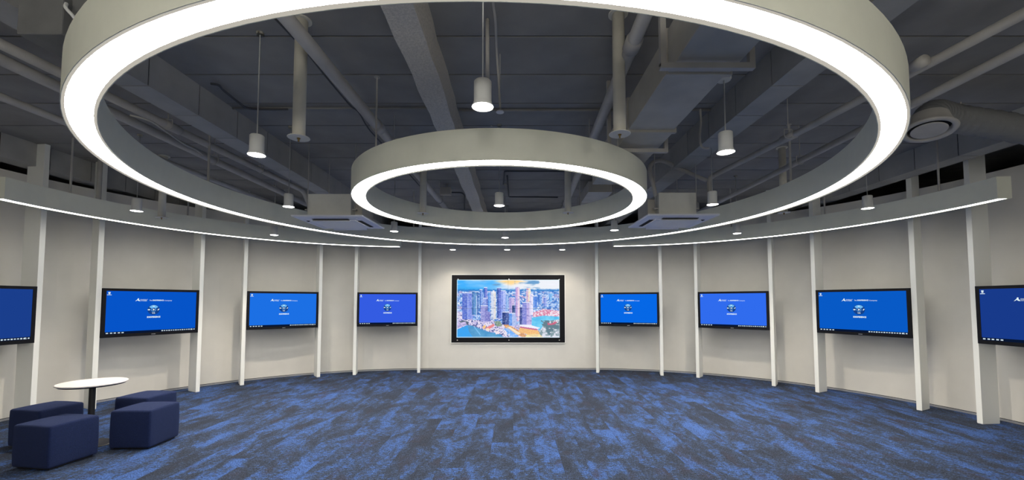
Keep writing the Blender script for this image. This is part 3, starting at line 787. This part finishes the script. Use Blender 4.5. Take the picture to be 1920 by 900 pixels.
# per TV: left and right end of the front, as seen facing it from the room
bays = [(V2(-6.72, 4.47), V2(-6.585, 5.80), (26, 62, 140), 'wall television cut off by the left edge of the photo, dim blue screen', 'far left television'),
        (V2(-8.26, 8.44)*TVS, V2(-7.46, 9.96)*TVS, (6, 84, 200), 'wall television above the round table, strongly angled blue screen', 'television above the round table'),
        (V2(-6.86, 10.83)*TVS, V2(-5.53, 11.91)*TVS, (28, 112, 228), 'wall television second to the left of the city display, sky blue screen', 'second television left of the city display'),
        (V2(-4.56, 12.28)*TVS, V2(-2.88, 12.64)*TVS, (52, 92, 226), 'wall television directly left of the city display, violet blue screen', 'television directly left of the city display'),
        (V2(2.57, 12.65)*TVS, V2(4.23, 12.19)*TVS, (6, 104, 230), 'wall television directly right of the city display, bright blue screen', 'television directly right of the city display'),
        (V2(5.2, 11.82)*TVS, V2(6.52, 10.72)*TVS, (48, 108, 238), 'wall television second to the right of the city display, pale blue screen', 'second television right of the city display'),
        (V2(7.15, 9.92)*TVS, V2(7.93, 8.38)*TVS, (8, 90, 198), 'wall television third to the right of the city display, strongly angled', 'third television right of the city display'),
        (V2(6.30, 5.72), V2(6.42, 4.39), (24, 58, 138), 'wall television cut off by the right edge of the photo, dim blue screen', 'far right television')]
tv0, sc0 = make_tv(); tvs = []
for i, (A, B, col, lab, nm) in enumerate(bays):
    o = tv0 if i == 0 else copy_tree(tv0)
    d = (B-A).normalized(); nrm = V2(-d.y, d.x)             # d = +X local, nrm = +Y local (to the wall)
    mid = (A+B)/2
    o.location = (mid.x, mid.y, TV_Z0); o.rotation_euler = (0, 0, math.atan2(d.y, d.x))
    o.scale = (1, 1, 1)
    sc = [c for c in bpy.data.objects if c.parent == o and c.name.startswith('screen')][0]
    sm = emit('screen_blue', srgb(*col), 1.0)
    nt = sm.node_tree; em = [n for n in nt.nodes if n.type == 'EMISSION'][0]
    sc.material_slots[0].link = 'OBJECT'; sc.material_slots[0].material = sm
    tag(o, lab, 'television', 'blue-screened televisions mounted between fins')
    for s, name in ((-1, 'left'), (1, 'right')):
        if (i == 0 and s < 0) or (i == 7 and s > 0): pass
        f = mid+d*s*(TV_W/2+.040)+nrm*0.012
        make_fin(f, nrm, s, 'white upright fin at the %s edge of the %s' % (name, nm))

# ------------------------------------------------------------------ city display on the back wall
SX0, SX1, SZ0, SZ1 = -1.375, 1.125, 0.775, 2.18
def display():
    cxd = (SX0+SX1)/2; t = empty('video_wall_display', (cxd, YB, 0.66))
    W = SX1-SX0; H = SZ1-SZ0; x0, x1 = -W/2, W/2; z0, z1 = SZ0-.66, SZ1-.66
    fx0, fx1, fz0, fz1 = x0-.125, x1+.125, -0.005, 2.295-.66
    bm = new_bm()
    for d in ((fx0, fx1, -.03, 0, fz0, z0), (fx0, fx1, -.03, 0, z1, fz1), (fx0, x0, -.03, 0, z0, z1), (x1, fx1, -.03, 0, z0, z1)): box(bm, *d)
    mesh_obj('frame', bm, M_BEZEL, t)
    bm = new_bm(); e = .014
    for d in ((fx0-e, fx1+e, -.034, 0, fz0-e, fz0), (fx0-e, fx1+e, -.034, 0, fz1, fz1+e), (fx0-e, fx0, -.034, 0, fz0, fz1), (fx1, fx1+e, -.034, 0, fz0, fz1)): box(bm, *d)
    tag(mesh_obj('edge_trim', bm, M_FIN, t), 'thin white edge trim')
    for cx_, cz_ in ((x0+.03, z1+.012), (.02, z1+.012), (x1-.005, z1+.005), (x0+.02, z0-.06), (.02, z0-.06), (x1-.01, z0-.06)):
        top = cz_ > 1
        bm = new_bm(); lathe(bm, [(0, 0), (.014, 0), (.014, .006), (0, .008)], n=12)
        bmesh.ops.transform(bm, matrix=Matrix.Translation((cx_, -.03, cz_)) @ Matrix.Rotation(PI/2, 4, 'X'), verts=bm.verts[:])
        mesh_obj('fixing_cap', bm, M_WHITE if top else M_DUCT, t)
    # picture, painted on a fine grid of cells (285 x 162), image row 0 = top
    NX, NY = 284, 162
    k = NX/190.0
    img = np.zeros((NY, NX, 3)); yy, xx = np.mgrid[0:NY, 0:NX]; X = xx/k; Y = yy/k
    def noise(fx, fy, seed, oct=4):
        r = np.random.default_rng(seed); out = np.zeros((NY, NX)); amp = 1; tot = 0
        for o in range(oct):
            gx, gy = int(fx*2**o)+2, int(fy*2**o)+2
            g = r.random((gy, gx)); u = X/190*(gx-1.001); v = Y/108*(gy-1.001)
            iu, iv = u.astype(int), v.astype(int); fu, fv = u-iu, v-iv
            fu = fu*fu*(3-2*fu); fv = fv*fv*(3-2*fv)
            out += amp*((g[iv, iu]*(1-fu)+g[iv, iu+1]*fu)*(1-fv)+(g[iv+1, iu]*(1-fu)+g[iv+1, iu+1]*fu)*fv); tot += amp; amp *= .55
        return out/tot
    C = lambda *c: np.array(c, float)
    def mixc(a, b, t): t = np.clip(t, 0, 1)[..., None]; return a*(1-t)+b*t
    # sky
    sky = mixc(C(70, 175, 250), C(235, 238, 245), (X-20)/90+(noise(5, 9, 1)-.5)*1.2)
    sky = mixc(sky, C(255, 215, 150), 1.6-np.abs(X-100)/22-np.abs(Y-3)/6)
    sky = mixc(sky, C(60, 170, 235), (Y-11)/10*np.clip(1.3-X/60, 0, 1))
    sky = mixc(sky, C(110, 160, 205), 6*(noise(7, 22, 3)-.60)+np.where((X > 106) & (X < 152) & (Y < 8), .7, -.3))
    sky = mixc(sky, C(240, 240, 250), 5*(noise(5, 26, 8)-.60))
    img[:] = sky
    hz = Y > 20
    cells_r = np.random.default_rng(5)
    n1 = noise(60, 44, 12, 2); n2 = noise(24, 22, 13, 3); n3 = noise(90, 70, 17, 1)
    city = mixc(C(55, 110, 195), C(165, 200, 245), (n1-.35)*3.2)
    city = mixc(city, C(235, 240, 255), (n3-.66)*7)
    city = mixc(city, C(190, 160, 200), (n2-.60)*5)
    img[hz] = city[hz]
    band = (Y > 16.5) & (Y <= 22); img[band] = mixc(img, C(50, 125, 200), 0.9-np.abs(Y-19.5)/4+(n1-.5)*.8)[band]
    # pink low quarter and bay on the right, trees
    def region(pts):
        inside = np.zeros((NY, NX), bool); n = len(pts)
        for i in range(n):
            xa, ya = pts[i]; xb, yb_ = pts[(i+1) % n]
            c = ((ya > Y) != (yb_ > Y)) & (X < (xb-xa)*(Y-ya)/((yb_-ya) if yb_ != ya else 1e-9)+xa); inside ^= c
        return inside
    def fill(pts, c, c2=None, nn=None, s=3.0):
        m = region(pts); v = np.broadcast_to(C(*c), img.shape) if c2 is None else mixc(C(*c), C(*c2), ((n1 if nn is None else nn)-.45)*s+.3)
        img[m] = v[m]
    fill([(137, 62), (160, 55), (190, 58), (190, 69), (160, 67), (143, 72)], (215, 120, 150), (245, 225, 235), n3, 4)
    fill([(137, 71), (160, 67), (190, 69), (190, 78), (165, 80), (158, 94), (150, 96), (138, 88)], (75, 185, 235), (120, 215, 245), n2, 2)
    fill([(160, 78), (190, 74), (190, 108), (150, 108), (152, 96), (158, 88)], (225, 225, 235), (120, 145, 150), n1, 4)
    m = region([(152, 76), (190, 76), (190, 100), (170, 104)]) & (n2 > .52); img[m] = C(85, 115, 125)
    fill([(167, 80), (174, 82), (181, 78), (186, 79), (180, 84), (168, 85)], (200, 90, 115))
    # lower foreground
    fill([(0, 58), (14, 62), (24, 76), (60, 74), (92, 84), (137, 84), (152, 94), (150, 108), (0, 108)], (190, 180, 225), (235, 225, 240), n1, 4.5)
    mm = region([(0, 58), (14, 62), (24, 76), (60, 74), (92, 84), (137, 84), (152, 94), (150, 108), (0, 108)]) & (n3 < .3); img[mm] = C(85, 95, 150)
    fill([(0, 93), (18, 85), (24, 85), (39, 90), (53, 95), (64, 99), (76, 99), (88, 108), (0, 108)], (40, 155, 240), (55, 150, 220), n2, 2)
    fill([(20, 86), (26, 85), (39, 90), (53, 95), (64, 99), (78, 101), (88, 108), (30, 108), (22, 96)], (60, 140, 195), (85, 160, 205), n2, 2)
    fill([(31, 88), (33, 88), (44, 102), (43, 104)], (110, 185, 235))
    fill([(4, 78), (12, 76), (20, 78), (22, 84), (6, 80)], (75, 90, 105)); fill([(0, 82), (16, 78), (18, 84), (0, 91)], (215, 195, 235), (160, 150, 200), n1, 3)
    fill([(53, 90), (68, 82), (70, 86), (57, 94)], (235, 125, 125)); fill([(47, 88), (52, 84), (54, 88), (50, 93)], (250, 195, 120)); fill([(52, 92), (58, 90), (62, 95), (55, 95)], (250, 225, 190))
    fill([(68, 78), (80, 77), (84, 86), (74, 88)], (110, 140, 115), (150, 165, 150), n3, 3)
    fill([(84, 82), (92, 82), (120, 98), (134, 108), (122, 108), (92, 92)], (240, 180, 110), (205, 140, 95), n3, 4)
    fill([(84, 92), (94, 90), (114, 105), (108, 108), (98, 108)], (95, 165, 245), (170, 200, 245), n1, 3)
    fill([(92, 88), (98, 88), (118, 100), (113, 103)], (252, 228, 190))
    fill([(116, 89), (124, 89), (150, 95), (155, 105), (132, 103), (114, 97)], (250, 195, 115), (240, 175, 105), n3, 3)
    fill([(116, 87), (122, 86.5), (149, 92), (148, 94.5), (117, 90)], (195, 95, 135)); fill([(116, 84), (130, 83), (154, 90), (149, 92), (116, 87)], (245, 242, 252))
    fill([(128, 103), (152, 101), (160, 108), (126, 108)], (248, 232, 150), (235, 205, 150), n1, 4)
    m = region([(60, 92), (84, 90), (100, 104), (92, 108), (76, 98)]) & (n3 > .5); img[m] = C(235, 225, 235)
    fill([(70, 97), (77, 96), (79, 101), (72, 102)], (245, 225, 230))
    m = Y > 22; img[m] = img[m]*.86+C(205, 212, 242)*.14
    # towers: x0, x1, top, bottom, colour left face, colour right face
    towers = [(10, 30, 24, 74, (80, 105, 200), (120, 140, 225)), (28, 33, 21, 66, (60, 110, 170), (80, 130, 200)), (33, 40, 22, 66, (95, 150, 200), (60, 105, 175)), (42, 47, 18, 60, (60, 105, 190), (130, 165, 235)),
              (50, 56, 14, 58, (55, 90, 190), (120, 130, 215)), (48, 62, 34, 72, (140, 160, 230), (90, 110, 190)), (44, 62, 48, 78, (150, 150, 215), (120, 120, 195)),
              (57, 62, 22, 60, (70, 130, 215), (110, 165, 235)), (63, 72, 22, 74, (205, 215, 235), (225, 220, 215)), (66, 69, 20, 26, (230, 235, 245), (235, 235, 245)), (74, 81, 15, 72, (55, 80, 165), (90, 110, 205)),
              (81, 90, 20, 72, (130, 150, 230), (170, 185, 245)), (90, 95, 26, 60, (120, 160, 225), (150, 185, 240)), (96, 107, 33, 64, (160, 150, 215), (200, 180, 225)), (102, 110, 47, 66, (40, 65, 120), (60, 85, 150)),
              (84, 96, 60, 84, (35, 55, 120), (60, 80, 150)), (96, 110, 62, 86, (95, 150, 235), (165, 185, 235)), (108, 116, 13, 68, (170, 150, 215), (235, 205, 225)), (111, 115, 13, 78, (215, 165, 205), (235, 205, 225)),
              (116, 121, 50, 84, (55, 65, 130), (60, 75, 150)), (129, 136, 15, 70, (195, 150, 185), (250, 225, 190)), (121, 138, 42, 84, (125, 130, 210), (185, 170, 225)), (128, 137, 20, 42, (205, 170, 200), (250, 230, 190)),
              (134, 141, 26, 66, (215, 210, 240), (235, 230, 250)), (141, 148, 30, 52, (90, 140, 225), (70, 120, 215)), (150, 156, 26, 46, (60, 110, 200), (110, 160, 230)), (160, 166, 32, 50, (110, 130, 210), (150, 170, 235)), (170, 176, 24, 40, (80, 150, 225), (130, 190, 240))]
    tr = np.random.default_rng(3)
    for (a, b, t0, b0, c1, c2) in towers:
        m = (X >= a) & (X < b) & (Y >= t0) & (Y < b0); mid = a+(b-a)*.45
        col = np.where((X < mid)[..., None], C(*c1), C(*c2))
        win = ((np.floor(Y/1.7)+np.floor(X/1.3)) % 2)*.5+(n3-.5)*1.2
        col = mixc(col, C(235, 240, 255), win*.45); col = mixc(col, C(40, 60, 130), (.35-n1)*2.0)
        img[m] = col[m]
        cap = (X >= a) & (X < b) & (Y >= t0) & (Y < t0+1.0); img[cap] = C(225, 230, 250)
    for x in (20, 36.5, 68, 112.5): 
        m = (np.abs(X-x) < .4) & (Y > 30) & (Y < 72); img[m] = C(190, 205, 250)
    edge = (X < 1) | (X > 189) | (Y < 1) | (Y > 107); img[edge] = img[edge]*.3+C(225, 245, 255)*.7
    img = np.clip(img*1.02, 0, 255)/255
    lin = np.where(img <= .04045, img/12.92, ((img+.055)/1.055)**2.4)
    m = bpy.data.materials.new('city_picture_screen'); m.use_nodes = True; nt = m.node_tree; nt.nodes.remove(nt.nodes['Principled BSDF'])
    em = nt.nodes.new('ShaderNodeEmission'); at_ = nt.nodes.new('ShaderNodeAttribute'); at_.attribute_name = 'picture'; em.inputs[1].default_value = 1.0
    nt.links.new(at_.outputs['Color'], em.inputs[0]); nt.links.new(em.outputs[0], nt.nodes['Material Output'].inputs['Surface'])
    hx, hy = NX//2, NY//2; cw, ch = W/NX, H/NY; g = .0015
    for (i0, i1, j0, j1) in ((0, hx, 0, hy), (hx, NX, 0, hy), (0, hx, hy, NY), (hx, NX, hy, NY)):
        nx, ny = i1-i0, j1-j0
        xs = np.array([x0+cw*i for i in range(i0, i1+1)]); zs = np.array([z1-ch*j for j in range(j0, j1+1)])
        if i0 == 0: xs[-1] -= g
        else: xs[0] += g
        if j0 == 0: zs[-1] += g
        else: zs[0] -= g
        vs = [(float(xx_), -.012, float(zz_)) for zz_ in zs for xx_ in xs]
        fs = [(j*(nx+1)+i, (j+1)*(nx+1)+i, (j+1)*(nx+1)+i+1, j*(nx+1)+i+1) for j in range(ny) for i in range(nx)]
        me = bpy.data.meshes.new('screen_panel'); me.from_pydata(vs, [], fs); me.materials.append(m)
        at2 = me.attributes.new('picture', 'FLOAT_COLOR', 'FACE')
        cc = np.ones((ny, nx, 4), np.float32); cc[..., :3] = lin[j0:j1, i0:i1]
        at2.data.foreach_set('color', cc.ravel())
        o = bpy.data.objects.new('screen_panel', me); COL.objects.link(o); o.parent = t
    bx('backing', (x0-.05, x1+.05, -.010, 0, z0-.05, z1+.05), M_GAP, t)
    tag(t, 'large black-framed display on the back wall showing an aerial city skyline', 'display')
display()

# ------------------------------------------------------------------ poufs and table
def pouf(quadpts, label):
    cx = sum(p[0] for p in quadpts)/4; cy = sum(p[1] for p in quadpts)/4; h = .43
    t = empty('cube_pouf', (cx, cy, 0))
    P = [(p[0]-cx, p[1]-cy) for p in quadpts]
    a = sum(P[i][0]*P[(i+1) % 4][1]-P[(i+1) % 4][0]*P[i][1] for i in range(4))
    if a < 0: P = P[::-1]
    bm = new_bm(); N = 8
    V = lambda u, v, z: ((P[0][0]*(1-u)+P[1][0]*u)*(1-v)+(P[3][0]*(1-u)+P[2][0]*u)*v, (P[0][1]*(1-u)+P[1][1]*u)*(1-v)+(P[3][1]*(1-u)+P[2][1]*u)*v, z)
    b8 = [bm.verts.new(V(u, v, z)) for z in (.02, h) for u, v in ((0, 0), (1, 0), (1, 1), (0, 1))]
    for q in ((3, 2, 1, 0), (4, 5, 6, 7), (0, 1, 5, 4), (1, 2, 6, 5), (2, 3, 7, 6), (3, 0, 4, 7)): bm.faces.new([b8[i] for i in q])
    bmesh.ops.bevel(bm, geom=bm.edges[:], offset=.022, segments=4, affect='EDGES', profile=.5)
    bmesh.ops.subdivide_edges(bm, edges=[e for e in bm.edges if e.calc_length() > .2], cuts=6, use_grid_fill=True)
    for v in bm.verts:      # soft crown and slightly pulled-in sides
        r = max(0, 1-(v.co.x**2+v.co.y**2)/(.30**2))
        if v.co.z > h-.02: v.co.z += .010*r
        else:
            k = .015*math.sin(PI*min(1, max(0, v.co.z/h))); d = math.hypot(v.co.x, v.co.y)
            if d > .05: v.co.x *= 1+k; v.co.y *= 1+k
    mesh_obj('body', bm, M_FAB, t, smooth=True)
    bm = new_bm(); hs = [bm.verts.new(V(u, v, z)) for z in (0.004, .03) for u, v in ((.07, .07), (.93, .07), (.93, .93), (.07, .93))]
    for q in ((3, 2, 1, 0), (4, 5, 6, 7), (0, 1, 5, 4), (1, 2, 6, 5), (2, 3, 7, 6), (3, 0, 4, 7)): bm.faces.new([hs[i] for i in q])
    mesh_obj('plinth', bm, M_BLACK, t)
    for u, v in ((.15, .15), (.85, .15), (.85, .85), (.15, .85)):
        x, y, z = V(u, v, 0); bm = new_bm(); lathe(bm, [(0, 0), (.015, 0), (.015, .006), (0, .006)], x, y, 12); mesh_obj('glide', bm, M_BLACK, t)
    tag(t, label, 'pouf', 'navy cube poufs around the round table')
def sq(cx, cy, rz, w=.44):
    return [(cx+w/2*(a*math.cos(rz)-b*math.sin(rz)), cy+w/2*(a*math.sin(rz)+b*math.cos(rz))) for a, b in ((-1, -1), (1, -1), (1, 1), (-1, 1))]
pouf(sq(-4.70, 4.40, math.radians(-8)), 'navy fabric cube pouf nearest the camera, at the front left of the table')
pouf(sq(-4.28, 4.965, math.radians(2)), 'navy fabric cube pouf standing furthest right, in front of the back right one')
pouf(sq(-5.46, 4.99, math.radians(-9), .43), 'navy fabric cube pouf at the left, behind the nearest pouf')
pouf(sq(-4.83, 5.60, math.radians(-4)), 'navy fabric cube pouf behind the table, half hidden by the right pouf')
t = empty('round_table', (-4.89, 4.93, -0.018))
bm = new_bm(); lathe(bm, [(0, .716), (.302, .716), (.309, .721), (.309, .729), (.305, .733), (0, .733)], n=72); mesh_obj('tabletop', bm, M_TOP, t)
bm = new_bm(); lathe(bm, [(0, .700), (.284, .702), (.300, .716), (0, .716)], n=64); tag(mesh_obj('underside', bm, M_BLACK, t), 'black bevelled underside')
bm = new_bm(); lathe(bm, [(0, .012), (.030, .012), (.030, .700), (0, .700)], n=28); tag(mesh_obj('column', bm, M_BLACK, t, smooth=False), 'black column')
bm = new_bm(); lathe(bm, [(0, .018), (.215, .018), (.215, .022), (.205, .028), (.05, .032), (.04, .04), (.03, .045)], n=56); tag(mesh_obj('base', bm, M_BLACK, t), 'black disc base')
tag(t, 'small round cafe table with pale top and black column among the poufs', 'table')
